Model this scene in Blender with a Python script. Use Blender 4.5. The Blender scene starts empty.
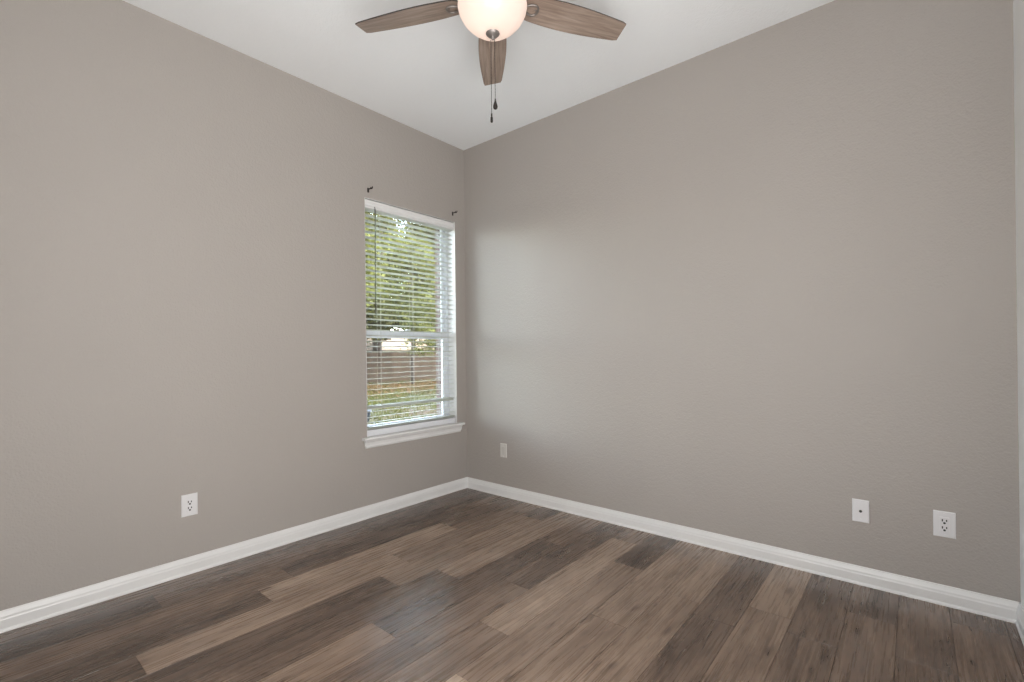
import bpy, bmesh, math, random
from mathutils import Vector, Matrix
random.seed(7)
PI = math.pi
C = bpy.context.scene.collection

# ------------------------------------------------------------------ camera
YAW, PITCH, ROLL = 0.8700, 0.0018, -0.0110
CAM = Vector((-2.9771, -3.0506, 1.1887))
f = Vector((math.sin(YAW)*math.cos(PITCH), math.cos(YAW)*math.cos(PITCH), math.sin(PITCH)))
r = Vector((math.cos(YAW), -math.sin(YAW), 0))
u = r.cross(f)
r2 = r*math.cos(ROLL) + u*math.sin(ROLL)
u2 = -r*math.sin(ROLL) + u*math.cos(ROLL)
cd = bpy.data.cameras.new('camera')
cd.sensor_width = 36; cd.sensor_fit = 'HORIZONTAL'
cd.lens = 36*476.07/1024
cd.shift_y = 11.25/1024
cd.clip_start = 0.02; cd.clip_end = 400
cam = bpy.data.objects.new('camera', cd); C.objects.link(cam)
cam.matrix_world = Matrix(((r2.x, u2.x, -f.x, CAM.x), (r2.y, u2.y, -f.y, CAM.y), (r2.z, u2.z, -f.z, CAM.z), (0, 0, 0, 1)))
bpy.context.scene.camera = cam

# ------------------------------------------------------------------ exposure, sky, sun, large lights
vs = bpy.context.scene.view_settings
bpy.context.scene.display_settings.display_device = 'sRGB'
vs.view_transform = 'Standard'; vs.look = 'None'; vs.gamma = 1; vs.exposure = 0.09
vs.use_curve_mapping = False

SKY = 6.2; SUN = 7.5; HALL_FILL = 51; LANDING_FILL = 63; BULB = 0.14; BOWL = .20
w = bpy.data.worlds.new('sky'); bpy.context.scene.world = w; w.use_nodes = True
nt = w.node_tree; nt.nodes.clear()
sk = nt.nodes.new('ShaderNodeTexSky'); sk.sky_type = 'NISHITA'; sk.sun_disc = False
sk.sun_elevation = math.radians(48); sk.sun_rotation = math.radians(160)
sk.air_density = 1.2; sk.dust_density = 2.5; sk.ozone_density = 1.0
bg = nt.nodes.new('ShaderNodeBackground'); bg.inputs['Strength'].default_value = SKY
wo = nt.nodes.new('ShaderNodeOutputWorld')
hs_ = nt.nodes.new('ShaderNodeHueSaturation'); hs_.inputs['Saturation'].default_value = .55
nt.links.new(sk.outputs[0], hs_.inputs['Color']); nt.links.new(hs_.outputs[0], bg.inputs[0]); nt.links.new(bg.outputs[0], wo.inputs[0])

sd = bpy.data.lights.new('sun', 'SUN'); sd.energy = SUN; sd.angle = math.radians(0.6); sd.color = (1, .93, .8)
so = bpy.data.objects.new('sun', sd); C.objects.link(so)
so.rotation_euler = Vector((-.35, .8, -1.0)).to_track_quat('-Z', 'Y').to_euler()

def area(name, loc, direction, sx, sy, energy, color, portal=False):
    d = bpy.data.lights.new(name, 'AREA'); d.shape = 'RECTANGLE'; d.size = sx; d.size_y = sy
    d.energy = energy; d.color = color
    if portal: d.cycles.is_portal = True
    o = bpy.data.objects.new(name, d); C.objects.link(o); o.location = loc
    o.rotation_euler = Vector(direction).to_track_quat('-Z', 'Y').to_euler()
    return o
area('window_portal', (-.563, .30, 1.455), (0, -1, 0), .95, 1.85, 1, (1, 1, 1), True)
area('hallway_fill', (-3.55, -2.65, 1.12), (1, .50, .62), 1.05, 2.0, HALL_FILL, (1, .988, .965))  # added fill light behind the west doorway, tilted up to brighten the room
area('landing_fill', (-2.45, -3.62, 1.12), (.10, 1, .80), .85, 2.0, LANDING_FILL, (1, .988, .965))  # second added fill, behind the south doorway, for window wall and ceiling

# ------------------------------------------------------------------ helpers
def nodes(name):
    m = bpy.data.materials.new(name); m.use_nodes = True
    t = m.node_tree; return m, t, t.nodes['Principled BSDF']
def N(t, kind, **kw):
    n = t.nodes.new(kind)
    for k, v in kw.items(): setattr(n, k, v)
    return n
def mix(t, a, b, fac, mode='MIX'):
    n = t.nodes.new('ShaderNodeMix'); n.data_type = 'RGBA'; n.blend_type = mode
    for s, v in ((n.inputs[0], fac), (n.inputs[6], a), (n.inputs[7], b)):
        if isinstance(v, bpy.types.NodeSocket): t.links.new(v, s)
        elif isinstance(v, (tuple, list)): s.default_value = (*v, 1) if len(v) == 3 else v
        else: s.default_value = v
    return n.outputs[2]
def ramp(t, src, stops):
    n = t.nodes.new('ShaderNodeValToRGB'); e = n.color_ramp.elements
    while len(e) < len(stops): e.new(.5)
    for i, (p, c) in enumerate(stops):
        e[i].position = p; e[i].color = (*c, 1) if isinstance(c, tuple) else (c, c, c, 1)
    t.links.new(src, n.inputs[0]); return n.outputs[0]
def noise(t, vec, scale, detail=3, rough=.5, dist=0):
    n = t.nodes.new('ShaderNodeTexNoise'); n.inputs['Scale'].default_value = scale
    n.inputs['Detail'].default_value = detail; n.inputs['Roughness'].default_value = rough
    n.inputs['Distortion'].default_value = dist
    if vec is not None: t.links.new(vec, n.inputs['Vector'])
    return n
def bump(t, b, src, strength, dist):
    n = t.nodes.new('ShaderNodeBump'); n.inputs['Strength'].default_value = strength
    n.inputs['Distance'].default_value = dist; t.links.new(src, n.inputs['Height'])
    t.links.new(n.outputs[0], b.inputs['Normal'])
def plain(name, col, rough=.5, metal=0, bumps=None, vary=.06, vscale=6):
    m, t, b = nodes(name)
    tc = N(t, 'ShaderNodeTexCoord')
    nz = noise(t, tc.outputs['Object'], vscale, 3)
    c2 = tuple(min(1, c*(1+vary)) for c in col); c1 = tuple(c*(1-vary) for c in col)
    t.links.new(ramp(t, nz.outputs[0], [(.3, c1), (.7, c2)]), b.inputs['Base Color'])
    b.inputs['Roughness'].default_value = rough; b.inputs['Metallic'].default_value = metal
    if bumps:
        bn = noise(t, tc.outputs['Object'], bumps[0], 2)
        bump(t, b, bn.outputs[0], bumps[1], bumps[2])
    return m

def paint(name, col):
    m, t, b = nodes(name)
    g = N(t, 'ShaderNodeNewGeometry')
    n1 = noise(t, g.outputs['Position'], 1.3, 2)
    t.links.new(ramp(t, n1.outputs[0], [(.3, tuple(c*.985 for c in col)), (.7, tuple(c*1.015 for c in col))]), b.inputs['Base Color'])
    b.inputs['Roughness'].default_value = .62
    n2 = noise(t, g.outputs['Position'], 105, 2, .55)
    n3 = noise(t, g.outputs['Position'], 42, 2, .5)
    ad = N(t, 'ShaderNodeMath', operation='ADD'); t.links.new(n2.outputs[0], ad.inputs[0]); t.links.new(n3.outputs[0], ad.inputs[1])
    bump(t, b, ad.outputs[0], .7, .0026)
    return m

M = {}
M['wall'] = paint('greige_paint', (.376, .345, .318))
M['wall_light'] = paint('pale_paint', (.82, .82, .82))
M['ceiling'] = paint('ceiling_paint', (.87, .885, .90))
M['trim'] = plain('white_trim_paint', (.74, .735, .73), .35, vary=.02)
M['vinyl'] = plain('white_vinyl', (.72, .73, .76), .35, vary=.02)
M['plastic'] = plain('white_plastic', (.72, .71, .72), .3, vary=.01)
def slat_mat():
    m = bpy.data.materials.new('slat_white'); m.use_nodes = True; t = m.node_tree; b = t.nodes['Principled BSDF']
    b.inputs['Base Color'].default_value = (.64, .65, .60, 1); b.inputs['Roughness'].default_value = .4
    tl = N(t, 'ShaderNodeBsdfTranslucent'); tl.inputs[0].default_value = (.85, .86, .80, 1)
    mx = N(t, 'ShaderNodeMixShader'); mx.inputs[0].default_value = .2
    t.links.new(b.outputs[0], mx.inputs[1]); t.links.new(tl.outputs[0], mx.inputs[2]); t.links.new(mx.outputs[0], t.nodes['Material Output'].inputs[0])
    return m
M['slat'] = slat_mat()
M['slot'] = plain('slot_dark', (.03, .028, .026), .5)
M['screw'] = plain('screw_metal', (.55, .55, .53), .35, .8)
M['cord'] = plain('blind_cord', (.62, .62, .6), .7)
M['wand'] = plain('tinted_wand', (.05, .05, .045), .25)
M['bronze'] = plain('dark_bronze', (.035, .028, .026), .38, .7)
M['nickel'] = plain('brushed_nickel', (.24, .215, .20), .45, .65, vary=.1, vscale=60)
M['black_plastic'] = plain('black_plastic', (.02, .024, .03), .5)
M['subfloor'] = plain('subfloor', (.09, .07, .055), .9)

def glass():
    m = bpy.data.materials.new('window_glass'); m.use_nodes = True; t = m.node_tree; t.nodes.clear()
    tr = N(t, 'ShaderNodeBsdfTransparent'); tr.inputs[0].default_value = (.93, .95, .94, 1)
    gl = N(t, 'ShaderNodeBsdfGlossy'); gl.inputs['Roughness'].default_value = .02
    fr = N(t, 'ShaderNodeFresnel'); fr.inputs[0].default_value = 1.35
    mx = N(t, 'ShaderNodeMixShader'); o = N(t, 'ShaderNodeOutputMaterial')
    t.links.new(fr.outputs[0], mx.inputs[0]); t.links.new(tr.outputs[0], mx.inputs[1]); t.links.new(gl.outputs[0], mx.inputs[2])
    t.links.new(mx.outputs[0], o.inputs[0]); return m
M['glass'] = glass()

def floor_mat():
    m, t, b = nodes('wood_plank')
    at = N(t, 'ShaderNodeAttribute', attribute_name='tone'); ad = N(t, 'ShaderNodeAttribute', attribute_name='seed')
    ah = N(t, 'ShaderNodeAttribute', attribute_name='warm')
    g = N(t, 'ShaderNodeNewGeometry')
    sx = N(t, 'ShaderNodeSeparateXYZ'); t.links.new(g.outputs['Position'], sx.inputs[0])
    def vec(kx, ky, kz):
        c = N(t, 'ShaderNodeCombineXYZ')
        for i, (src, k) in enumerate(((sx.outputs[0], kx), (sx.outputs[1], ky), (ad.outputs['Fac'], kz))):
            mm = N(t, 'ShaderNodeMath', operation='MULTIPLY'); mm.inputs[1].default_value = k
            t.links.new(src, mm.inputs[0]); t.links.new(mm.outputs[0], c.inputs[i])
        return c.outputs[0]
    grain = noise(t, vec(3.0, 85, 37), 1.0, 4, .6, .3)          # fine fibres along the plank
    streak = noise(t, vec(1.3, 17, 53), 1.0, 4, .6, .7)            # broad dark and light bands
    cloud = noise(t, vec(2.6, 7, 91), 1.0, 3, .55, .8)
    # value = tone + bands + fibres
    def addm(a, k, off, bsock):
        m1 = N(t, 'ShaderNodeMath', operation='SUBTRACT'); m1.inputs[1].default_value = off; t.links.new(a, m1.inputs[0])
        m2 = N(t, 'ShaderNodeMath', operation='MULTIPLY_ADD'); m2.inputs[1].default_value = k
        t.links.new(m1.outputs[0], m2.inputs[0]); t.links.new(bsock, m2.inputs[2]); return m2.outputs[0]
    v = addm(grain.outputs[0], .42, .5, at.outputs['Fac'])
    v = addm(streak.outputs[0], .55, .5, v)
    v = addm(cloud.outputs[0], .45, .5, v)
    col = ramp(t, v, [(0, (.032, .018, .011)), (.22, (.068, .040, .026)), (.5, (.178, .116, .079)), (.8, (.345, .246, .180)), (1, (.46, .35, .265))])
    cool = mix(t, col, (.95, .97, 1.03), .8, 'MULTIPLY')
    wc = mix(t, cool, col, ah.outputs['Fac'])
    # knots
    vo = N(t, 'ShaderNodeTexVoronoi', voronoi_dimensions='2D'); vo.inputs['Scale'].default_value = 1.0
    nd = noise(t, vec(5, 14, 17), 1.0, 3)
    vv = N(t, 'ShaderNodeVectorMath', operation='MULTIPLY_ADD'); vv.inputs[1].default_value = (.22, .22, .22)
    t.links.new(nd.outputs['Color'], vv.inputs[0]); t.links.new(vec(1.7, 5.2, 11), vv.inputs[2])
    t.links.new(vv.outputs[0], vo.inputs['Vector'])
    kn = ramp(t, vo.outputs['Distance'], [(.0, 1.0), (.035, .9), (.085, .0), (1, .0)])
    wn = noise(t, vec(.8, 3, 7), 1.0, 1)
    kg = ramp(t, wn.outputs[0], [(.42, .0), (.52, 1.0)])
    km = N(t, 'ShaderNodeMath', operation='MULTIPLY'); t.links.new(kn, km.inputs[0]); t.links.new(kg, km.inputs[1])
    # thin dark cracks in the grain
    ck = noise(t, vec(5, 42, 71), 1.0, 4, .6, 1.2)
    cr = ramp(t, ck.outputs[0], [(.58, .0), (.66, .75)])
    mxm = N(t, 'ShaderNodeMath', operation='MAXIMUM'); t.links.new(km.outputs[0], mxm.inputs[0]); t.links.new(cr, mxm.inputs[1])
    fin = mix(t, wc, mix(t, wc, (.42, .36, .33), 1.0, 'MULTIPLY'), mxm.outputs[0])
    t.links.new(fin, b.inputs['Base Color'])
    rr = N(t, 'ShaderNodeMapRange'); rr.inputs[3].default_value = .25; rr.inputs[4].default_value = .30
    t.links.new(grain.outputs[0], rr.inputs[0]); t.links.new(rr.outputs[0], b.inputs['Roughness'])
    b.inputs['IOR'].default_value = 1.5
    b.inputs['Specular IOR Level'].default_value = .95
    return m
M['floor'] = floor_mat()

def fan_wood():
    m, t, b = nodes('weathered_blade_wood')
    tc = N(t, 'ShaderNodeTexCoord'); mp = N(t, 'ShaderNodeMapping'); mp.inputs['Scale'].default_value = (4, 55, 10)
    t.links.new(tc.outputs['Object'], mp.inputs[0])
    n1 = noise(t, mp.outputs[0], 1, 5, .6, .6)
    mp2 = N(t, 'ShaderNodeMapping'); mp2.inputs['Scale'].default_value = (2, 14, 5); t.links.new(tc.outputs['Object'], mp2.inputs[0])
    n2 = noise(t, mp2.outputs[0], 1, 2)
    c = ramp(t, n1.outputs[0], [(.25, (.16, .110, .085)), (.5, (.29, .220, .178)), (.75, (.42, .34, .285))])
    c = mix(t, c, (.75, .72, .70), ramp(t, n2.outputs[0], [(.4, .0), (.65, .8)]), 'MULTIPLY')
    t.links.new(c, b.inputs['Base Color']); b.inputs['Roughness'].default_value = .45
    bump(t, b, n1.outputs[0], .2, .001); return m
M['blade'] = fan_wood()
M['blade_edge'] = plain('dark_blade_edge', (.03, .024, .02), .5)

def bowl_mat():
    m = bpy.data.materials.new('frosted_bowl_glass'); m.use_nodes = True; t = m.node_tree; t.nodes.clear()
    tl = N(t, 'ShaderNodeBsdfTranslucent'); tl.inputs[0].default_value = (.97, .90, .86, 1)
    df = N(t, 'ShaderNodeBsdfDiffuse'); df.inputs[0].default_value = (.72, .66, .62, 1)
    gl = N(t, 'ShaderNodeBsdfGlossy'); gl.inputs['Roughness'].default_value = .25
    tc = N(t, 'ShaderNodeTexCoord'); nz = noise(t, tc.outputs['Object'], 7, 2, .5, .6)
    em = N(t, 'ShaderNodeEmission'); em.inputs[1].default_value = BOWL
    t.links.new(ramp(t, nz.outputs[0], [(.3, (1, .80, .69)), (.7, (1, .90, .82))]), em.inputs[0])
    m1 = N(t, 'ShaderNodeMixShader'); m1.inputs[0].default_value = .35; t.links.new(tl.outputs[0], m1.inputs[1]); t.links.new(df.outputs[0], m1.inputs[2])
    m2 = N(t, 'ShaderNodeMixShader'); m2.inputs[0].default_value = .05; t.links.new(m1.outputs[0], m2.inputs[1]); t.links.new(gl.outputs[0], m2.inputs[2])
    ad = N(t, 'ShaderNodeAddShader'); t.links.new(m2.outputs[0], ad.inputs[0]); t.links.new(em.outputs[0], ad.inputs[1])
    o = N(t, 'ShaderNodeOutputMaterial'); t.links.new(ad.outputs[0], o.inputs[0]); return m
M['bowl'] = bowl_mat()

def brick_mat():
    m, t, b = nodes('brick_veneer')
    g = N(t, 'ShaderNodeNewGeometry'); sx = N(t, 'ShaderNodeSeparateXYZ'); t.links.new(g.outputs['Position'], sx.inputs[0])
    ad = N(t, 'ShaderNodeMath', operation='ADD'); t.links.new(sx.outputs[0], ad.inputs[0]); t.links.new(sx.outputs[1], ad.inputs[1])
    c = N(t, 'ShaderNodeCombineXYZ'); t.links.new(ad.outputs[0], c.inputs[0]); t.links.new(sx.outputs[2], c.inputs[1])
    br = N(t, 'ShaderNodeTexBrick'); t.links.new(c.outputs[0], br.inputs['Vector'])
    br.inputs['Color1'].default_value = (0.078, 0.054, 0.045, 1); br.inputs['Color2'].default_value = (0.102, 0.072, 0.060, 1)
    br.inputs['Mortar'].default_value = (0.120, 0.108, 0.096, 1); br.inputs['Scale'].default_value = 1
    br.inputs['Brick Width'].default_value = .2; br.inputs['Row Height'].default_value = .075; br.inputs['Mortar Size'].default_value = .008
    t.links.new(br.outputs[0], b.inputs['Base Color']); b.inputs['Roughness'].default_value = .85
    bump(t, b, br.outputs['Fac'], -.4, .005); return m
M['brick'] = brick_mat()

def leaf_mat(name, c1, c2):
    m = bpy.data.materials.new(name); m.use_nodes = True; t = m.node_tree; t.nodes.clear()
    g = N(t, 'ShaderNodeNewGeometry'); nz = noise(t, g.outputs['Position'], 1.4, 3)
    mm = N(t, 'ShaderNodeMath', operation='MULTIPLY_ADD'); mm.inputs[1].default_value = .45
    t.links.new(g.outputs['Random Per Island'], mm.inputs[0]); 
    m3 = N(t, 'ShaderNodeMath', operation='MULTIPLY'); m3.inputs[1].default_value = .6; t.links.new(nz.outputs[0], m3.inputs[0])
    t.links.new(m3.outputs[0], mm.inputs[2])
    c = ramp(t, mm.outputs[0], [(.2, c1), (.8, c2)])
    d = N(t, 'ShaderNodeBsdfDiffuse'); tl = N(t, 'ShaderNodeBsdfTranslucent')
    t.links.new(c, d.inputs[0]); t.links.new(mix(t, c, (1.15, 1.1, .55), 1.0, 'MULTIPLY'), tl.inputs[0])
    mx = N(t, 'ShaderNodeMixShader'); mx.inputs[0].default_value = .4
    o = N(t, 'ShaderNodeOutputMaterial'); t.links.new(d.outputs[0], mx.inputs[1]); t.links.new(tl.outputs[0], mx.inputs[2])
    t.links.new(mx.outputs[0], o.inputs[0]); return m
M['leaf'] = leaf_mat('olive_leaf', (0.0179, 0.0188, 0.0084), (0.0752, 0.0732, 0.0359))
M['leaf_dark'] = leaf_mat('deep_green_leaf', (0.0101, 0.0113, 0.0054), (0.0502, 0.0510, 0.0239))
M['leaf_bright'] = leaf_mat('bright_leaf', (0.0251, 0.0289, 0.0090), (0.0860, 0.0886, 0.0359))
M['bark'] = plain('bark', (0.0303, 0.0248, 0.0209), .9, bumps=(14, .8, .03), vary=.35, vscale=9)

def ground_mat():
    m, t, b = nodes('garden_lawn')
    g = N(t, 'ShaderNodeNewGeometry')
    n1 = noise(t, g.outputs['Position'], .55, 4, .6, .5); n2 = noise(t, g.outputs['Position'], 9, 4, .7)
    gr = ramp(t, n2.outputs[0], [(.3, (0.0086, 0.0098, 0.0043)), (.7, (0.0246, 0.0250, 0.0108))])
    le = ramp(t, n2.outputs[0], [(.3, (0.0109, 0.0071, 0.0043)), (.7, (0.0332, 0.0218, 0.0139))])
    c = mix(t, gr, le, ramp(t, n1.outputs[0], [(.50, .0), (.60, 1.0)]))
    t.links.new(mix(t, c, (.7, .7, .7), 1.0, 'MULTIPLY'), b.inputs['Base Color']); b.inputs['Roughness'].default_value = .95; b.inputs['Specular IOR Level'].default_value = .1
    bump(t, b, n2.outputs[0], .6, .05); return m
M['lawn'] = ground_mat()
def fence_mat():
    m, t, b = nodes('weathered_cedar_boards')
    tc = N(t, 'ShaderNodeNewGeometry'); mp = N(t, 'ShaderNodeMapping'); mp.inputs['Scale'].default_value = (7, 7, .6)
    t.links.new(tc.outputs['Position'], mp.inputs[0]); n1 = noise(t, mp.outputs[0], 1, 3)
    rp = N(t, 'ShaderNodeNewGeometry')
    mm = N(t, 'ShaderNodeMath', operation='MULTIPLY_ADD'); mm.inputs[1].default_value = .4
    t.links.new(rp.outputs['Random Per Island'], mm.inputs[0]); m3 = N(t, 'ShaderNodeMath', operation='MULTIPLY'); m3.inputs[1].default_value = .6
    t.links.new(n1.outputs[0], m3.inputs[0]); t.links.new(m3.outputs[0], mm.inputs[2])
    t.links.new(ramp(t, mm.outputs[0], [(.15, (0.0070, 0.0048, 0.0031)), (.75, (0.0165, 0.0118, 0.0082))]), b.inputs['Base Color'])
    b.inputs['Roughness'].default_value = .9; b.inputs['Specular IOR Level'].default_value = .05; return m
M['fence'] = fence_mat()
M['siding'] = plain('cream_siding', (0.2310, 0.2145, 0.1870), .8)
M['roof'] = plain('brown_shingle', (.060, .045, .034), .9, vary=.4, vscale=4)
M['grass'] = leaf_mat('grass_blade', (0.0101, 0.0123, 0.0043), (0.0404, 0.0409, 0.0143))
M['litter'] = leaf_mat('dry_leaf', (0.0202, 0.0109, 0.0060), (0.0607, 0.0381, 0.0227))

for k_ in ('siding', 'roof', 'bark', 'brick', 'black_plastic'): M[k_].node_tree.nodes['Principled BSDF'].inputs['Specular IOR Level'].default_value = .03

# mesh building
def box(bm, x0, x1, y0, y1, z0, z1, mat=0):
    v = [bm.verts.new(p) for p in ((x0,y0,z0),(x1,y0,z0),(x1,y1,z0),(x0,y1,z0),(x0,y0,z1),(x1,y0,z1),(x1,y1,z1),(x0,y1,z1))]
    for q in ((0,3,2,1),(4,5,6,7),(0,1,5,4),(1,2,6,5),(2,3,7,6),(3,0,4,7)):
        fc = bm.faces.new([v[i] for i in q]); fc.material_index = mat
    return v
def lathe(bm, prof, seg=40, cx=0, cy=0, cz=0, smooth=True):
    rings = []
    for (rad, z) in prof:
        if rad < 1e-6: rings.append([bm.verts.new((cx, cy, cz+z))])
        else: rings.append([bm.verts.new((cx+rad*math.cos(2*PI*i/seg), cy+rad*math.sin(2*PI*i/seg), cz+z)) for i in range(seg)])
    for a, b in zip(rings, rings[1:]):
        for i in range(seg):
            j = (i+1) % seg
            if len(a) == 1 and len(b) == 1: continue
            if len(a) == 1: q = [a[0], b[j], b[i]]
            elif len(b) == 1: q = [a[i], a[j], b[0]]
            else: q = [a[i], a[j], b[j], b[i]]
            fc = bm.faces.new(q); fc.smooth = smooth
def tube(bm, pts, rad, seg=8, cap=True):
    rings = []
    n = len(pts)
    for k, p in enumerate(pts):
        p = Vector(p); d = (Vector(pts[min(k+1, n-1)]) - Vector(pts[max(k-1, 0)])).normalized()
        a = d.orthogonal().normalized() if k == 0 else (pa - d*pa.dot(d)).normalized()
        pa = a; b = d.cross(a); rr = rad[k] if isinstance(rad, (list, tuple)) else rad
        rings.append([bm.verts.new(p + a*rr*math.cos(2*PI*i/seg) + b*rr*math.sin(2*PI*i/seg)) for i in range(seg)])
    for a, b in zip(rings, rings[1:]):
        for i in range(seg):
            j = (i+1) % seg; fc = bm.faces.new([a[i], a[j], b[j], b[i]]); fc.smooth = True
    if cap: bm.faces.new(rings[0][::-1]); bm.faces.new(rings[-1])
def extrude_profile(bm, prof, p0, p1, side):
    """sweep a closed (out, up) profile from p0 to p1; side = unit vector out of the wall"""
    ends = []
    for p in (p0, p1): ends.append([bm.verts.new((p[0]+side[0]*o_, p[1]+side[1]*o_, p[2]+z)) for o_, z in prof])
    n = len(prof)
    for i in range(n):
        j = (i+1) % n; bm.faces.new([ends[0][i], ends[0][j], ends[1][j], ends[1][i]])
    bm.faces.new(ends[0][::-1]); bm.faces.new(ends[1])
def obj(name, bm, mats, parent=None, bevel=0, seg=2, loc=None, rot=None):
    bmesh.ops.recalc_face_normals(bm, faces=bm.faces[:])
    me = bpy.data.meshes.new(name); bm.to_mesh(me); bm.free()
    for m in (mats if isinstance(mats, list) else [mats]): me.materials.append(m)
    o = bpy.data.objects.new(name, me); C.objects.link(o)
    if parent: o.parent = parent
    if loc: o.location = loc
    if rot: o.rotation_euler = rot
    if bevel:
        b = o.modifiers.new('bevel', 'BEVEL'); b.width = bevel; b.segments = seg; b.limit_method = 'ANGLE'
    return o
def empty(name, loc=(0, 0, 0), rot=(0, 0, 0)):
    o = bpy.data.objects.new(name, None); C.objects.link(o); o.location = loc; o.rotation_euler = rot
    o.empty_display_size = .05; return o
def tag(o, label, cat, group=None, kind=None):
    o['label'] = label; o['category'] = cat
    if group: o['group'] = group
    if kind: o['kind'] = kind
    return o
def structure(o, label=None):
    o['kind'] = 'structure'
    if label: o['label'] = label
    return o
B = bmesh.new

# ------------------------------------------------------------------ room shell
H = 3.0; XW = -3.36; YS = -3.393
WX0, WX1, WZ0, WZ1 = -1.010, -.116, .575, 2.337      # window opening
bm = B()
for (a, b_, c, d) in ((XW-.12, WX0, 0, H), (WX1, .12, 0, H), (WX0, WX1, 0, WZ0), (WX0, WX1, WZ1, H)): box(bm, a, b_, 0, .14, c, d)
structure(obj('wall_north', bm, M['wall']), 'greige wall with the window in it')
bm = B(); box(bm, 0, .12, YS-.12, 0, 0, H); structure(obj('wall_east', bm, M['wall']), 'bare greige wall right of the corner')
EX0, EX1 = -2.92, -1.98  # unseen south doorway, added to let fill light reach the window wall
bm = B(); box(bm, XW, EX0, YS-.12, YS, 0, H); box(bm, EX1, 0, YS-.12, YS, 0, H); box(bm, EX0, EX1, YS-.12, YS, 2.2, H); structure(obj('wall_south', bm, M['wall_light']), 'pale wall at the right edge of the room')
DY0, DY1, DZ = -3.2, -2.1, 2.2  # unseen west doorway, added as the opening for the hall fill
bm = B(); box(bm, XW-.12, XW, YS, DY0, 0, H); box(bm, XW-.12, XW, DY1, 0, 0, H); box(bm, XW-.12, XW, DY0, DY1, DZ, H)
structure(obj('wall_west', bm, M['wall']), 'greige wall with the added doorway')
bm = B(); box(bm, XW-.12, .12, YS-.12, .14, H, H+.1); structure(obj('ceiling', bm, M['ceiling']), 'flat white ceiling')
# unseen hallway shell, added to keep sky light out of the added doorways
bm = B(); box(bm, -4.8, -4.7, -4.8, -1.2, 0, H); box(bm, -4.7, -1.2, -4.9, -4.8, 0, H); box(bm, -4.7, XW-.12, -1.3, -1.2, 0, H)
box(bm, -1.3, -1.2, -4.8, YS-.12, 0, H); box(bm, -4.8, XW-.12, -4.8, -1.2, H, H+.1); box(bm, XW-.12, -1.2, -4.8, YS-.12, H, H+.1)
structure(obj('wall_added_hall', bm, M['wall_light']))
bm = B(); box(bm, -4.8, XW-.12, -4.8, -1.2, -.05, -.002); box(bm, XW-.12, -1.2, -4.8, YS-.12, -.05, -.002); structure(obj('floor_added_hall', bm, M['subfloor']))
bm = B()
for y in (DY0, DY1):
    s = 1 if y == DY1 else -1
    a, b_ = sorted((y - s*.012, y + s*.062)); box(bm, XW, XW+.016, a, b_, 0, DZ+.062)
    a, b_ = sorted((y, y - s*.012)); box(bm, XW-.12, XW, a, b_, 0, DZ)
box(bm, XW, XW+.016, DY0-.062, DY1+.062, DZ-.012, DZ+.062)
structure(obj('trim_1', bm, M['trim'], bevel=.003), 'white casing of the added west doorway')
bm = B()
for x, s in ((EX0, -1), (EX1, 1)):
    a, b_ = sorted((x - s*.012, x + s*.062)); box(bm, a, b_, YS, YS+.016, 0, 2.262)
    a, b_ = sorted((x, x - s*.012)); box(bm, a, b_, YS-.12, YS, 0, 2.2)
box(bm, EX0-.062, EX1+.062, YS, YS+.016, 2.188, 2.262)
structure(obj('trim_2', bm, M['trim'], bevel=.003), 'white casing of the added west doorway')
# brick outside face
bm = B(); X0, X1, Z0, Z1 = -.985, -.163, .60, 2.31
for (a, b_, c, d) in ((-6, X0, -.6, 3.3), (X1, 3, -.6, 3.3), (X0, X1, -.6, Z0), (X0, X1, Z1, 3.3)): box(bm, a, b_, .15, .212, c, d)
structure(obj('wall_outside', bm, M['brick']), 'brick face of the house outside the window')

# plank floor: one mesh, planks with small bevelled gaps, tone stored per plank
PW, PL, Y0 = .178, 1.22, -.137
rows = {  # row: (joint x, {plank index from the joint: (tone, warm)}) ; index 0 is right of the joint, -1 left of it
 -1: (-1.75, {0: (.30, .6), -1: (.36, .8), 1: (.32, .7)}),
 0: (-2.327, {-1: (.20, 1.), 0: (.34, .9), 1: (.27, .8)}),
 1: (-1.784, {-1: (.50, .8), 0: (.25, .4), 1: (.36, .7), -2: (.45, .8)}),
 2: (-1.970, {-1: (.33, .9), 0: (.74, .9), 1: (.42, .8)}),
 3: (-2.503, {-1: (.30, .8), 0: (.72, 1.), 1: (.58, .5)}),
 4: (-1.490, {-1: (.30, .5), 0: (.62, .7), 1: (.33, .6), -2: (.4, .7)}),
 5: (-1.245, {-1: (.36, .3), 0: (.66, .6), -2: (.4, .5), 1: (.5, .6)}),
 6: (-1.771, {-1: (.56, .8), 0: (.34, .3), 1: (.46, .6)}),
 7: (-1.10, {-1: (.44, .3), 0: (.34, .6), -2: (.47, .3)}),
 8: (-1.463, {-1: (.50, .2), 0: (.74, .8), 1: (.52, .7)}),
 9: (-1.765, {-1: (.80, .8), 0: (.60, .6), 1: (.27, .5)}),
 10: (-1.100, {-1: (.55, .8), 0: (.64, .8), -2: (.5, .6)}),
 11: (-.70, {-1: (.58, 1.), 0: (.66, .9)}),
 12: (-.800, {-1: (.36, .7), 0: (.36, .6)}),
 13: (-.584, {-1: (.52, .9), 0: (.70, 1.)}),
 14: (-.70, {-1: (.46, .8), 0: (.34, .6)}),
 15: (-.35, {-1: (.44, .6), 0: (.40, .8)}),
 16: (-.62, {-1: (.36, .9), 0: (.40, .8)}),
 17: (-.17, {-1: (.48, .8), 0: (.34, .4)}),
 18: (-.46, {-1: (.5, .9), 0: (.42, .6)}),
}
bm = B(); L1 = bm.faces.layers.float.new('tone'); L2 = bm.faces.layers.float.new('seed'); L3 = bm.faces.layers.float.new('warm')
rnd = random.Random(11)
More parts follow.
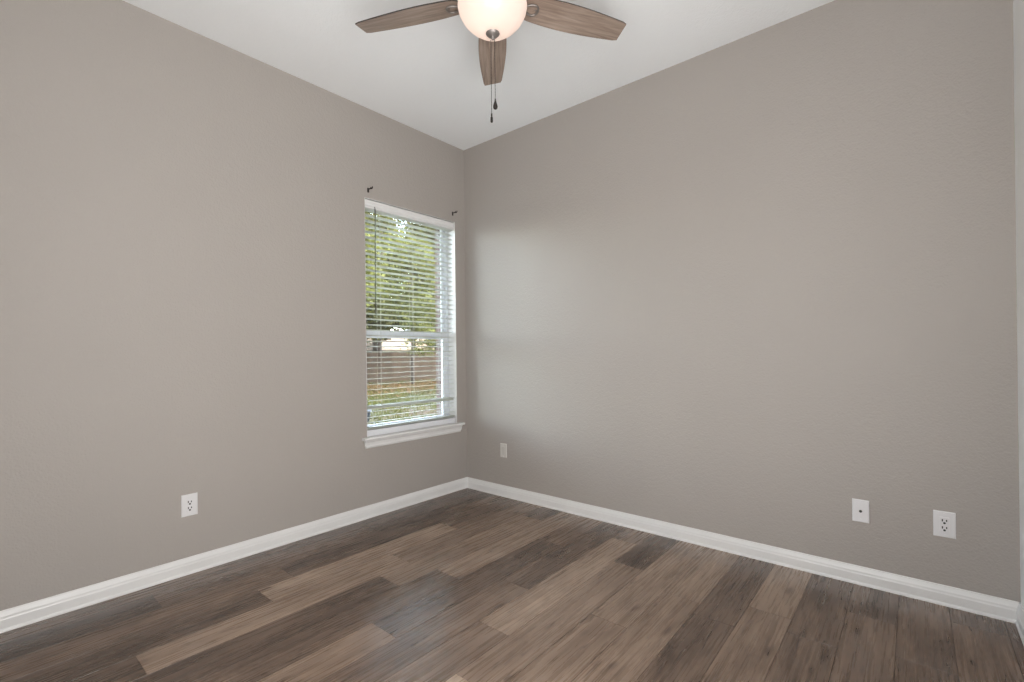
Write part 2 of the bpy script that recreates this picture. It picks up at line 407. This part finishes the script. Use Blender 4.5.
def plank(x0, x1, y0, y1, tone, warm):
    g, d = .0009, .0018
    a = [bm.verts.new(p) for p in ((x0, y0, -d), (x1, y0, -d), (x1, y1, -d), (x0, y1, -d))]
    b_ = [bm.verts.new(p) for p in ((x0+g, y0+g, 0), (x1-g, y0+g, 0), (x1-g, y1-g, 0), (x0+g, y1-g, 0))]
    sd_ = rnd.random()
    fs = [bm.faces.new(b_)] + [bm.faces.new([a[i], a[(i+1) % 4], b_[(i+1) % 4], b_[i]]) for i in range(4)]
    for k, fc in enumerate(fs): fc[L1] = .48 + (tone-.47)*.95 - (.34 if k else 0); fc[L2] = sd_; fc[L3] = warm
for k in range(-1, 19):
    y1 = Y0 - PW*k; y0 = y1 - PW
    y1 = min(y1, 0); y0 = max(y0, YS)
    if y1 <= YS: continue
    jx, tones = rows[k]
    for n in range(-4, 5):
        a, b_ = jx + n*PL, jx + (n+1)*PL
        a, b_ = max(a, XW), min(b_, 0)
        if b_ - a < .002: continue
        t_, w_ = tones.get(n, (.3 + .35*rnd.random(), .4 + .5*rnd.random()))
        plank(a, b_, y0, y1, t_, w_)
fl = obj('floor', bm, M['floor']); structure(fl, 'grey-brown wood plank floor')
bm = B(); box(bm, XW-.12, .12, YS-.12, .14, -.12, -.0019); structure(obj('floor_base', bm, M['subfloor']))

# baseboards with stepped top
BP = [(0, 0), (.014, 0), (.0145, .052), (.0125, .058), (.012, .066), (.009, .074), (.006, .083), (.0045, .090), (0, .090)]
SH = [(0, 0), (.019, 0), (.0185, .006), (.0155, .0125), (.012, .016), (0, .016)]
def baseboard(name, p0, p1, side, label):
    bm = B(); extrude_profile(bm, BP, p0, p1, side); extrude_profile(bm, SH, p0, p1, side)
    structure(obj(name, bm, M['trim']), label)
baseboard('baseboard_north', (XW, 0, 0), (0, 0, 0), (0, -1), 'white baseboard under the window wall')
baseboard('baseboard_east', (0, 0, 0), (0, YS, 0), (-1, 0), 'white baseboard along the right wall')
baseboard('baseboard_south', (0, YS, 0), (EX1+.062, YS, 0), (0, 1), 'white baseboard at the right edge')
baseboard('baseboard_west', (XW, DY1+.062, 0), (XW, 0, 0), (1, 0), 'white baseboard beside the added doorway')

# ------------------------------------------------------------------ window
win = empty('window_1', (0, 0, 0)); structure(win, 'white single-hung window beside the corner')
bm = B(); J = .002
box(bm, WX0, WX0+J, 0, .14, WZ0, WZ1); box(bm, WX1-J, WX1, 0, .14, WZ0, WZ1); box(bm, WX0+J, WX1-J, 0, .14, WZ1-J, WZ1)
obj('window_jamb', bm, M['trim'], win)
a0, a1, c0, c1 = WX0+J, WX1-J, WZ0+.012, WZ1-J
bm = B()
for (p, q, s, t_) in ((a0, a0+.026, c0, c1), (a1-.026, a1, c0, c1), (a0+.026, a1-.026, c0, c0+.025), (a0+.026, a1-.026, c1-.016, c1)):
    box(bm, p, q, .092, .149, s, t_)
obj('window_frame', bm, M['vinyl'], win, bevel=.002)
def sash(name, y0, y1, z0, z1, top, bot, st=.040):
    s0, s1 = a0+.026, a1-.026
    bm = B(); box(bm, s0, s0+st, y0, y1, z0, z1); box(bm, s1-st, s1, y0, y1, z0, z1)
    box(bm, s0+st, s1-st, y0, y1, z0, z0+bot); box(bm, s0+st, s1-st, y0, y1, z1-top, z1)
    so_ = obj(name, bm, M['vinyl'], win, bevel=.003)
    bm = B(); ym = (y0+y1)/2; box(bm, s0+st-.004, s1-st+.004, ym-.002, ym+.002, z0+bot-.004, z1-top+.004)
    obj('glass_pane', bm, M['glass'], so_)
    return so_
sash('upper_sash', .122, .134, 1.325, c1-.014, .018, .055, .030)
ls = sash('lower_sash', .096, .121, c0+.024, 1.372, .056, .045)
bm = B(); box(bm, -.60, -.53, .100, .118, 1.372, 1.382); box(bm, -.575, -.535, .090, .112, 1.382, 1.392); obj('sash_lock', bm, M['vinyl'], ls, bevel=.002)
# stool and apron
bm = B()
prof = [(0.0, .586), (-.034, .586), (-.040, .583), (-.042, .576), (-.040, .569), (-.034, .566), (0, .566)]
ends = []
for x in (-1.052, -.058): ends.append([bm.verts.new((x, yy, z)) for yy, z in prof])
for i in range(len(prof)):
    j = (i+1) % len(prof); bm.faces.new([ends[0][i], ends[0][j], ends[1][j], ends[1][i]])
bm.faces.new(ends[0]); bm.faces.new(ends[1][::-1])
box(bm, WX0+.0005, WX1-.0005, -.001, .095, .5752, .586)
obj('window_sill', bm, M['trim'], win, bevel=.001)
bm = B()
prof = [(0, .566), (-.026, .566), (-.026, .558), (-.018, .550), (-.016, .530), (-.019, .522), (-.014, .508), (0, .504)]
ends = [[bm.verts.new((x + (d if z < .53 else 0), yy, z)) for yy, z in prof] for x, d in ((-1.036, .012), (-.074, -.012))]
for i in range(len(prof)):
    j = (i+1) % len(prof); bm.faces.new([ends[0][i], ends[0][j], ends[1][j], ends[1][i]])
bm.faces.new(ends[0]); bm.faces.new(ends[1][::-1])
obj('window_apron', bm, M['trim'], win)

# ------------------------------------------------------------------ blind
bl = empty('window_blind', (-.563, .04, 2.32))
tag(bl, 'white horizontal slat blind lowered inside the window with open slats', 'blind')
def bo(name, bm, mat, **k):
    o = obj(name, bm, mat, None, **k); o.parent = bl; o.matrix_parent_inverse = Matrix.Translation(bl.location).inverted(); return o
SX0, SX1 = WX0+.010, WX1-.012
bm = B(); box(bm, SX0, SX1, .019, .062, 2.294, 2.326); bo('headrail', bm, M['slat'], bevel=.002)
bm = B()
prof = [(.004, 2.327), (.018, 2.327), (.018, 2.266), (.004, 2.266), (.001, 2.269), (.001, 2.275), (.009, 2.286), (.011, 2.292), (.010, 2.310), (.005, 2.320)]
ends = [[bm.verts.new((x, yy, z)) for yy, z in prof] for x in (SX0-.004, SX1+.004)]
for i in range(len(prof)):
    j = (i+1) % len(prof); bm.faces.new([ends[0][i], ends[0][j], ends[1][j], ends[1][i]])
bm.faces.new(ends[0]); bm.faces.new(ends[1][::-1])
bo('valance', bm, M['trim'])
def slat(bm, z, tilt=0, cy=.040, x0=SX0, x1=SX1, wd=.050, th=.0024):
    n = 6; top = []; bot = []
    for i in range(n+1):
        s = (i/n-.5)*wd; cz = .0022*(1-(2*i/n-1)**2)
        y = s*math.cos(tilt) - cz*math.sin(tilt); zz = s*math.sin(tilt) + cz*math.cos(tilt)
        top.append((cy+y, z+zz+th/2)); bot.append((cy+y, z+zz-th/2))
    loop = top + bot[::-1]
    e = [[bm.verts.new((x, yy, zz)) for yy, zz in loop] for x in (x0, x1)]
    m = len(loop)
    for i in range(m):
        j = (i+1) % m; bm.faces.new([e[0][i], e[0][j], e[1][j], e[1][i]])
    bm.faces.new(e[0]); bm.faces.new(e[1][::-1])
bm = B(); z = 2.262; k = 0
while z > .672:
    slat(bm, z + .0006*math.sin(k*2.3), -.085)
    z -= .0405; k += 1
for i in range(3): slat(bm, .650-.0058*i, .0)
bo('slats', bm, M['slat'])
bm = B(); slat(bm, .798, .55, cy=.042, wd=.046); bo('tilted_slat', bm, M['slat'])['label'] = 'single slat tipped steeply near the bottom'
bm = B(); box(bm, SX0, SX1, .015, .065, .587, .632); rail = bo('bottom_rail', bm, M['vinyl'], bevel=.005)
bm = B(); box(bm, SX0-.003, SX0, .013, .067, .5865, .634)
ec = obj('end_cap', bm, M['vinyl'], rail)
bm = B(); box(bm, SX1, SX1+.003, .013, .067, .5865, .634)
ec = obj('end_cap', bm, M['vinyl'], rail)
for x in (-.93+.06, -.563, -.26):
    bm = B()
    for yy in (.0135, .0665): tube(bm, [(x, yy, 2.29), (x, yy, .62)], .0008, 6)
    tube(bm, [(x+.012, .04, 2.29), (x+.012, .04, .62)], .0009, 6)
    bo('ladder_cord', bm, M['cord'])
bm = B(); tube(bm, [(-.925, -.004, 2.27), (-.928, -.006, 1.53)], .0038, 6); lathe(bm, [(0, .03), (.005, .02), (.006, 0), (.004, -.03), (0, -.035)], 10, -.928, -.006, 1.52)
tube(bm, [(-.925, .014, 2.278), (-.925, -.002, 2.284), (-.925, -.004, 2.268)], .002, 6)
bo('tilt_wand', bm, M['wand'])['label'] = 'dark tilt wand'

# ------------------------------------------------------------------ curtain rod brackets
def bracket(x, z, label):
    t = empty('curtain_rod_bracket', (x, 0, z)); tag(t, label, 'bracket', 'curtain rod brackets above the window')
    bm = B(); box(bm, -.008, .008, -.003, 0, -.020, .014); obj('wall_plate', bm, M['bronze'], t, bevel=.002)
    bm = B(); tube(bm, [(0, -.003, .002), (0, -.036, .002)], .0034, 8); obj('arm', bm, M['bronze'], t)
    bm = B(); tube(bm, [(0, -.046+.010*math.cos(a), .008+.010*math.sin(a)) for a in [math.radians(d) for d in range(20, -201, -20)]], .0042, 8)
    obj('rod_hook', bm, M['bronze'], t)
    return t
bracket(-.980, 2.399, 'small dark metal curtain rod bracket above the upper left corner of the window')
bracket(-.142, 2.408, 'small dark metal curtain rod bracket above the window, next to the room corner')

# ------------------------------------------------------------------ wall plates (built facing -Y, origin on the wall at plate centre)
def plate_bm(wd, hg):
    bm = B(); z = .0055
    o_ = [(-wd/2, -hg/2), (wd/2, -hg/2), (wd/2, hg/2), (-wd/2, hg/2)]
    lv = []
    for ins, y in ((0, 0), (0, -.0025), (.0035, -z)):
        lv.append([bm.verts.new((x - math.copysign(ins, x), y, zz - math.copysign(ins, zz))) for x, zz in o_])
    for a, b_ in zip(lv, lv[1:]):
        for i in range(4): bm.faces.new([a[i], a[(i+1) % 4], b_[(i+1) % 4], b_[i]])
    bm.faces.new(lv[-1]); bm.faces.new(lv[0][::-1])
    return bm
def disc_y(bm, x, z, rad, y0, y1, seg=16):
    a = [bm.verts.new((x+rad*math.cos(2*PI*i/seg), y0, z+rad*math.sin(2*PI*i/seg))) for i in range(seg)]
    b_ = [bm.verts.new((x+rad*math.cos(2*PI*i/seg), y1, z+rad*math.sin(2*PI*i/seg))) for i in range(seg)]
    for i in range(seg): bm.faces.new([a[i], a[(i+1) % seg], b_[(i+1) % seg], b_[i]])
    bm.faces.new(a); bm.faces.new(b_[::-1])
def outlet(loc, rz, label, group):
    t = empty('electrical_outlet', loc, (0, 0, rz)); tag(t, label, 'outlet', group)
    obj('cover_plate', plate_bm(.078, .120), M['plastic'], t, bevel=.0012)
    bm = B(); box(bm, -.0168, .0168, -.0078, -.0050, -.0335, .0335); dec = obj('receptacle', bm, M['plastic'], t, bevel=.001)
    bm = B()
    for zc in (.0165, -.0165):
        box(bm, -.0095, -.0050, -.0084, -.0070, zc-.0032, zc+.0080); box(bm, .0050, .0095, -.0084, -.0070, zc-.0022, zc+.0070)
        disc_y(bm, 0, zc-.0095, .0048, -.0084, -.0070)
    obj('slots', bm, M['slot'], dec)
    for zc in (.048, -.048):
        bm = B(); disc_y(bm, 0, zc, .0032, -.0064, -.0050); box(bm, -.0026, .0026, -.0067, -.0063, zc-.0004, zc+.0004); obj('screw', bm, M['plastic'], t)
    return t
outlet((-2.125, 0, .374), 0, 'white duplex power outlet low on the window wall, left of the window', 'duplex power outlets')
outlet((0, -3.152, .373), -PI/2, 'white duplex power outlet low on the right wall, nearest the right edge', 'duplex power outlets')
t = empty('coax_wall_plate', (0, -2.838, .371), (0, 0, -PI/2)); tag(t, 'white cable jack plate with one dark round socket, low on the right wall', 'wall plate')
obj('cover_plate', plate_bm(.070, .114), M['plastic'], t, bevel=.0012)
bm = B(); disc_y(bm, 0, 0, .0080, -.0085, -.005, 6); nut = obj('jack_nut', bm, M['screw'], t)
bm = B(); disc_y(bm, 0, 0, .0062, -.0135, -.0084); obj('jack_socket', bm, M['slot'], nut)
for zc in (.042, -.042):
    bm = B(); disc_y(bm, 0, zc, .0032, -.0064, -.005); box(bm, -.0026, .0026, -.0067, -.0063, zc-.0004, zc+.0004); obj('screw', bm, M['plastic'], t)
t = empty('blank_wall_plate', (0, -.437, .380), (0, 0, -PI/2)); tag(t, 'small pale wall plate low on the right wall, close to the room corner', 'wall plate')
obj('cover_plate', plate_bm(.070, .116), plain('painted_plate', (.60, .58, .55), .4), t, bevel=.0012)
bm = B(); box(bm, -.0165, .0165, -.0068, -.005, -.033, .033); obj('insert', bm, plain('painted_insert', (.55, .53, .50), .4), t, bevel=.001)
for zc in (.048, -.048):
    bm = B(); disc_y(bm, 0, zc, .003, -.0064, -.005); obj('screw', bm, M['plastic'], t)

# ------------------------------------------------------------------ ceiling fan
FX, FY, BZ = -1.4195, -1.6455, 2.752
fan = empty('ceiling_fan', (FX, FY, H)); tag(fan, 'five-blade ceiling fan with weathered wood blades and frosted bowl light', 'ceiling fan')
def F(z): return z - H
bm = B(); lathe(bm, [(0, 0), (.075, 0), (.075, -.012), (.068, -.034), (.040, -.058), (.018, -.062), (0, -.062)], 40); obj('canopy', bm, M['nickel'], fan)
bm = B(); lathe(bm, [(0, -.05), (.0125, -.05), (.0125, -.10), (0, -.10)], 20); obj('downrod', bm, M['nickel'], fan)
bm = B(); lathe(bm, [(0, -.092), (.03, -.092), (.055, -.098), (.105, -.115), (.125, -.14), (.128, -.185), (.120, -.205), (.095, -.222), (.085, -.232), (0, -.232)], 48)
obj('motor_housing', bm, M['nickel'], fan)
bm = B(); lathe(bm, [(0, -.222), (.075, -.222), (.080, -.245), (.100, -.252), (.135, -.256), (.135, -.262), (0, -.262)], 48); obj('light_fitter', bm, M['nickel'], fan)
# bowl: double walled frosted glass, open at the top
zr = F(2.732)
prof = [(.136, zr+.006), (.150, zr), (.153, zr-.016), (.148, zr-.038), (.133, zr-.067), (.109, zr-.094), (.080, zr-.116), (.047, zr-.131), (.018, zr-.1365), (0, zr-.137)]
bm = B(); lathe(bm, prof, 56); bowl = obj('glass_bowl', bm, M['bowl'], fan)
s_ = bowl.modifiers.new('solid', 'SOLIDIFY'); s_.thickness = .003
bowl['label'] = 'frosted white glowing bowl shade'
zb = zr-.137
bm = B(); lathe(bm, [(0, zb+.012), (.029, zb+.012), (.032, zb+.007), (.030, zb+.001), (.022, zb-.007), (.010, zb-.012), (.0065, zb-.015), (.0075, zb-.019), (.005, zb-.024), (0, zb-.025)], 28)
obj('finial', bm, M['nickel'], fan)
def chain(x, y, z0, z1, kind):
    bm = B(); z = z0; n = int((z0-z1)/.0062)
    for i in range(n):
        zz = z0 - (i+.5)*(z0-z1)/n
        lathe(bm, [(0, .0024), (.0017, .0012), (.0017, -.0012), (0, -.0024)], 6, x, y, zz)
    tube(bm, [(x, y, z0), (x, y, z1)], .0008, 6)
    ch = obj('pull_chain', bm, M['bronze'], fan)
    bm = B()
    if kind == 'drop': lathe(bm, [(0, .004), (.003, 0), (.004, -.010), (.0085, -.024), (.0105, -.034), (.008, -.043), (0, -.047)], 20, x, y, z1)
    else: lathe(bm, [(0, .002), (.003, 0), (.0035, -.010), (.0025, -.013), (.0055, -.018), (.006, -.036), (.003, -.041), (0, -.042)], 20, x, y, z1)
    obj('chain_fob', bm, M['bronze'], ch)
chain(-.006, .006, zb-.024, F(2.246), 'rod')
chain(.006, -.0055, zb-.020, F(2.310), 'drop')
# blades
PIT = .197
def blade_outline():
    R0, R1 = .150, .66; n = 26; a = []; b_ = []
    for i in range(n+1):
        s = i/n; x = R0 + (R1-R0)*s
        w_ = .058 + .017*math.sin(PI*min(1, s*1.02)**.85) - .006*s
        if s > .965: w_ -= .006*((s-.965)/.035)**2
        if s < .06: w_ -= .012*(1-s/.06)**2
        a.append((x + (0.003 if i == n else 0), w_)); b_.append((x, -w_))
    return a + b_[::-1]
def make_blade(ang):
    out = blade_outline(); n = len(out)
    bm = B(); th = .0055
    top = [bm.verts.new((x, y, th/2)) for x, y in out]; bot = [bm.verts.new((x, y, -th/2)) for x, y in out]
    h_ = n//2
    for i in range(h_-1):
        bm.faces.new([top[i], top[i+1], top[n-2-i], top[n-1-i]]); bm.faces.new([bot[i], bot[n-1-i], bot[n-2-i], bot[i+1]])
    for i in range(n):
        j = (i+1) % n; fc = bm.faces.new([top[i], bot[i], bot[j], top[j]]); fc.material_index = 1
    o = obj('blade', bm, [M['blade'], M['blade_edge']], fan, loc=(0, 0, F(BZ)), rot=Matrix.Rotation(ang, 3, 'Z').to_euler())
    o.rotation_euler = (Matrix.Rotation(ang, 3, 'Z') @ Matrix.Rotation(-PIT, 3, 'X')).to_euler()
    # blade iron: neck from the motor and an open rounded loop screwed under the blade root
    bm = B()
    tube(bm, [(.085, 0, -.008), (.125, 0, -.012), (.140, 0, -.009), (.153, 0, -.007)], [.011, .010, .008, .006], 10)
    ring = []
    for k in range(24):
        a = 2*PI*k/24; ring.append((.182 + .034*math.cos(a), (.025 + .009*math.cos(a))*math.sin(a), -.0065))
    tube(bm, ring + [ring[0]], .0052, 8, cap=False)
    iron = obj('blade_iron', bm, M['nickel'], o)
    bm = B()
    lathe(bm, [(0, -.0075), (.003, -.007), (.0045, -.003), (0, -.0029)], 12, .206, 0, 0)
    obj('blade_screw', bm, M['nickel'], iron)
for k in range(5): make_blade(.739 + k*2*PI/5)
pl = bpy.data.lights.new('fan_bulb', 'POINT'); pl.energy = BULB; pl.color = (1, .84, .70); pl.shadow_soft_size = .04
po = bpy.data.objects.new('fan_bulb', pl); C.objects.link(po); po.parent = fan; po.location = (-.03, .03, F(2.69))

# ------------------------------------------------------------------ garden
GZ = -.53
bm = B(); n = 40
vv = [[bm.verts.new((-12 + 60*i/n, .3 + 60*j/n, GZ + (.04*math.sin(i*1.7)*math.cos(j*1.3) if j > 1 else 0))) for j in range(n+1)] for i in range(n+1)]
for i in range(n):
    for j in range(n): bm.faces.new([vv[i][j], vv[i+1][j], vv[i+1][j+1], vv[i][j+1]])
structure(obj('ground', bm, M['lawn']), 'lawn of the back garden')
FYD = 22.0
fn = empty('wooden_fence', (14, FYD, GZ)); tag(fn, 'brown wooden privacy fence across the back of the garden', 'fence')
bm = B(); x = -4.0; rnd = random.Random(3)
while x < 27:
    h_ = 1.90 + .02*rnd.random()
    box(bm, x-14, x-14+.138, -.01 + .004*rnd.random(), .012, .03, h_); x += .145
obj('fence_boards', bm, M['fence'], fn)
bm = B()
for z in (.35, 1.0, 1.65): box(bm, -18, 13, .016, .055, z, z+.09)
obj('fence_rails', bm, M['fence'], fn)
for i in range(13):
    bm = B(); x = -18 + i*2.5; box(bm, x, x+.1, .056, .15, 0, 1.88); obj('fence_post', bm, M['fence'], fn, bevel=.01)

def crown(bm, cx, cy, cz, rx, ry, rz, n, size, rnd, clumps=26):
    cl = []
    for _ in range(clumps):
        a = rnd.uniform(0, 2*PI); e = math.asin(rnd.uniform(-1, 1)); q = rnd.uniform(.45, 1)
        cl.append((cx+rx*q*math.cos(a)*math.cos(e), cy+ry*q*math.sin(a)*math.cos(e), cz+rz*q*math.sin(e), rnd.uniform(.22, .42)))
    for _ in range(n):
        c_ = rnd.choice(cl); s = c_[3]
        x = rnd.gauss(c_[0], rx*s*.55); y = rnd.gauss(c_[1], ry*s*.55); z = rnd.gauss(c_[2], rz*s*.45)
        if z < GZ+.15: continue
        d = Vector((rnd.uniform(-1, 1), rnd.uniform(-1, 1), rnd.uniform(-.7, .5))).normalized()
        p = d.orthogonal().normalized(); p.rotate(Matrix.Rotation(rnd.uniform(0, PI), 3, d))
        L_ = size*rnd.uniform(.7, 1.4); o_ = Vector((x, y, z))
        bm.faces.new([bm.verts.new(o_), bm.verts.new(o_+d*L_*.5+p*L_*.28), bm.verts.new(o_+d*L_), bm.verts.new(o_+d*L_*.5-p*L_*.28)])
def tree(name, x, y, hgt, crowns, mat, label, seed, trad=.16, size=.2, lean=.0, cat='tree', group=None):
    rnd = random.Random(seed); t = empty(name, (x, y, GZ)); tag(t, label, cat, group)
    bm = B()
    top = hgt*.75
    tube(bm, [(0, 0, 0), (lean*.3, 0, top*.3), (lean*.6, .05, top*.6), (lean, 0, top)], [trad*1.25, trad, trad*.75, trad*.35], 10)
    for k in range(6):
        a = rnd.uniform(0, 2*PI); z0 = top*rnd.uniform(.3, .8); L_ = hgt*.22
        tube(bm, [(lean*z0/top, 0, z0), (lean*z0/top+L_*.5*math.cos(a), L_*.5*math.sin(a), z0+L_*.35), (L_*math.cos(a), L_*math.sin(a), z0+L_*.8)], [trad*.4, trad*.28, trad*.1], 7)
    obj('trunk', bm, M['bark'], t)
    bm = B()
    for (dx, dy, cz, rx, ry, rz, n) in crowns: crown(bm, dx, dy, cz-GZ, rx, ry, rz, n, size, rnd)
    obj('foliage', bm, mat, t)
    return t
tree('shade_tree', 13.75, 18.3, 9.0, [(-.2, 0, 5.6, 2.6, 2.2, 2.6, 12000), (.9, -.3, 2.6, 1.7, 1.2, 1.0, 2400), (.9, -.2, 1.5, 1.2, .9, .45, 700)], M['leaf_bright'],
     'slim dark-trunked garden tree in front of the fence with low bright leaves', 5, .085, .135)
for i, (x, y, hh, mt, lab) in enumerate([
    (14.7, 25.5, 13.2, 'leaf_dark', 'tall deep green tree behind the fence, at the left side of the window'),
    (18.7, 28.8, 14.4, 'leaf', 'tall olive green tree behind the fence, seen left of centre in the window'),
    (20.6, 24.9, 12.8, 'leaf_dark', 'tall deep green tree behind the fence, seen right of centre in the window'),
    (24.3, 28.5, 14.2, 'leaf', 'tall olive green tree behind the fence, at the right side of the window'),
    (21.8, 34, 17, 'leaf_dark', 'tallest, farthest tree rising behind the others at the left of the window'),
    (26.6, 34.5, 17, 'leaf_dark', 'tallest, farthest tree rising behind the others at the right of the window')]):
    tree('tall_tree', x, y, hh, [(0, 0, hh*.62, 2.5, 1.7, hh*.32, 17000), (.3, 0, hh*.30, 2.3, 1.5, hh*.13, 9500)], M[mt], lab, 20+i, .2, .19, group='tall trees behind the fence')
# near hanging branches tree to the left, bright leaves high in the view
tree('young_tree', 5.5, 12.2, 7.0, [(.7, 0, 4.6, 1.5, 1.4, 1.7, 4500)], M['leaf_bright'], 'nearer young tree with yellow-green leaves filling the upper left panes', 31, .05, .13)
# woodland off to the left, out of the photograph's view but seen from a step to the right
rnd = random.Random(77); bm = B()
for x in (-5, -.5, 4, 8, 11.2):
    crown(bm, x, 28.5, 6.5, 2.9, 1.8, 4.6, 9000, .24, rnd); crown(bm, x, 28.5, 2.4, 2.6, 1.5, 1.6, 3000, .24, rnd)
tag(obj('woodland_foliage', bm, M['leaf_dark']), 'mass of deep green woodland foliage behind the fence, left of the tall trees', 'foliage', kind='stuff')
# neighbour house
hs = empty('neighbour_house', (35.8, 40, GZ)); tag(hs, 'cream sided house with brown roof seen beyond the fence', 'house')
bm = B(); box(bm, -9, 8, 0, 8, 0, 2.25); obj('wall', bm, M['siding'], hs)
bm = B()
rv = [bm.verts.new(p) for p in ((-9.6, -.6, 2.18), (8.6, -.6, 2.18), (8.6, 4, 4.2), (-9.6, 4, 4.2), (-9.6, 8.6, 2.18), (8.6, 8.6, 2.18))]
for q in ((0, 1, 2, 3), (3, 2, 5, 4), (0, 3, 4), (1, 5, 2), (0, 4, 5, 1)): bm.faces.new([rv[i] for i in q])
obj('roof', bm, M['roof'], hs)
for x in (-6.5, -2.5, 2):
    bm = B(); box(bm, x, x+1.2, -.05, 0, .8, 2.05); wf = obj('window', bm, M['trim'], hs)
    bm = B(); box(bm, x+.08, x+1.12, -.06, -.05, .88, 1.97); obj('pane', bm, M['black_plastic'], wf)
# plant pot on the lawn
pt = empty('plant_pot', (3.93, 7.75, GZ)); tag(pt, 'black tapered pot standing on the lawn, at the window\'s lower left', 'plant pot')
bm = B(); lathe(bm, [(0, 0), (.10, 0), (.15, .26), (.165, .265), (.165, .30), (.15, .30), (.14, .25), (0, .25)], 32); obj('pot_body', bm, M['black_plastic'], pt)
bm = B(); lathe(bm, [(0, .262), (.138, .256), (.14, .25)], 24); obj('soil', bm, M['subfloor'], pt)
# grass and fallen leaves, beyond counting
bm = B(); rnd = random.Random(9)
for _ in range(14000):
    y = rnd.uniform(5, 21.5); x = y*.62 + rnd.uniform(-2.5, 4.2) + .5
    if abs(x-3.93) < .35 and abs(y-7.75) < .35: continue
    h_ = rnd.uniform(.05, .14); a = rnd.uniform(0, PI); dx, dy = .02*math.cos(a), .02*math.sin(a)
    lx, ly = rnd.uniform(-.05, .05), rnd.uniform(-.05, .05)
    bm.faces.new([bm.verts.new((x-dx, y-dy, GZ-.02)), bm.verts.new((x+dx, y+dy, GZ-.02)), bm.verts.new((x+lx, y+ly, GZ+h_))])
tag(obj('lawn_grass', bm, M['grass']), 'short green grass on the garden lawn', 'grass', kind='stuff')
bm = B()
for _ in range(3500):
    y = rnd.gauss(17.5, 2.2); x = y*.66 + rnd.uniform(-1.5, 4.5)
    if y > 21.5 or y < 9: continue
    z = GZ + rnd.uniform(.03, .1); a = rnd.uniform(0, 2*PI); s = rnd.uniform(.04, .09)
    q = [Vector((math.cos(a+k*PI/2)*s, math.sin(a+k*PI/2)*s*.7, rnd.uniform(-.02, .02))) for k in range(4)]
    bm.faces.new([bm.verts.new(Vector((x, y, z))+v) for v in q])
tag(obj('fallen_leaves', bm, M['litter']), 'reddish brown fallen leaves scattered on the lawn before the fence', 'leaves', kind='stuff')
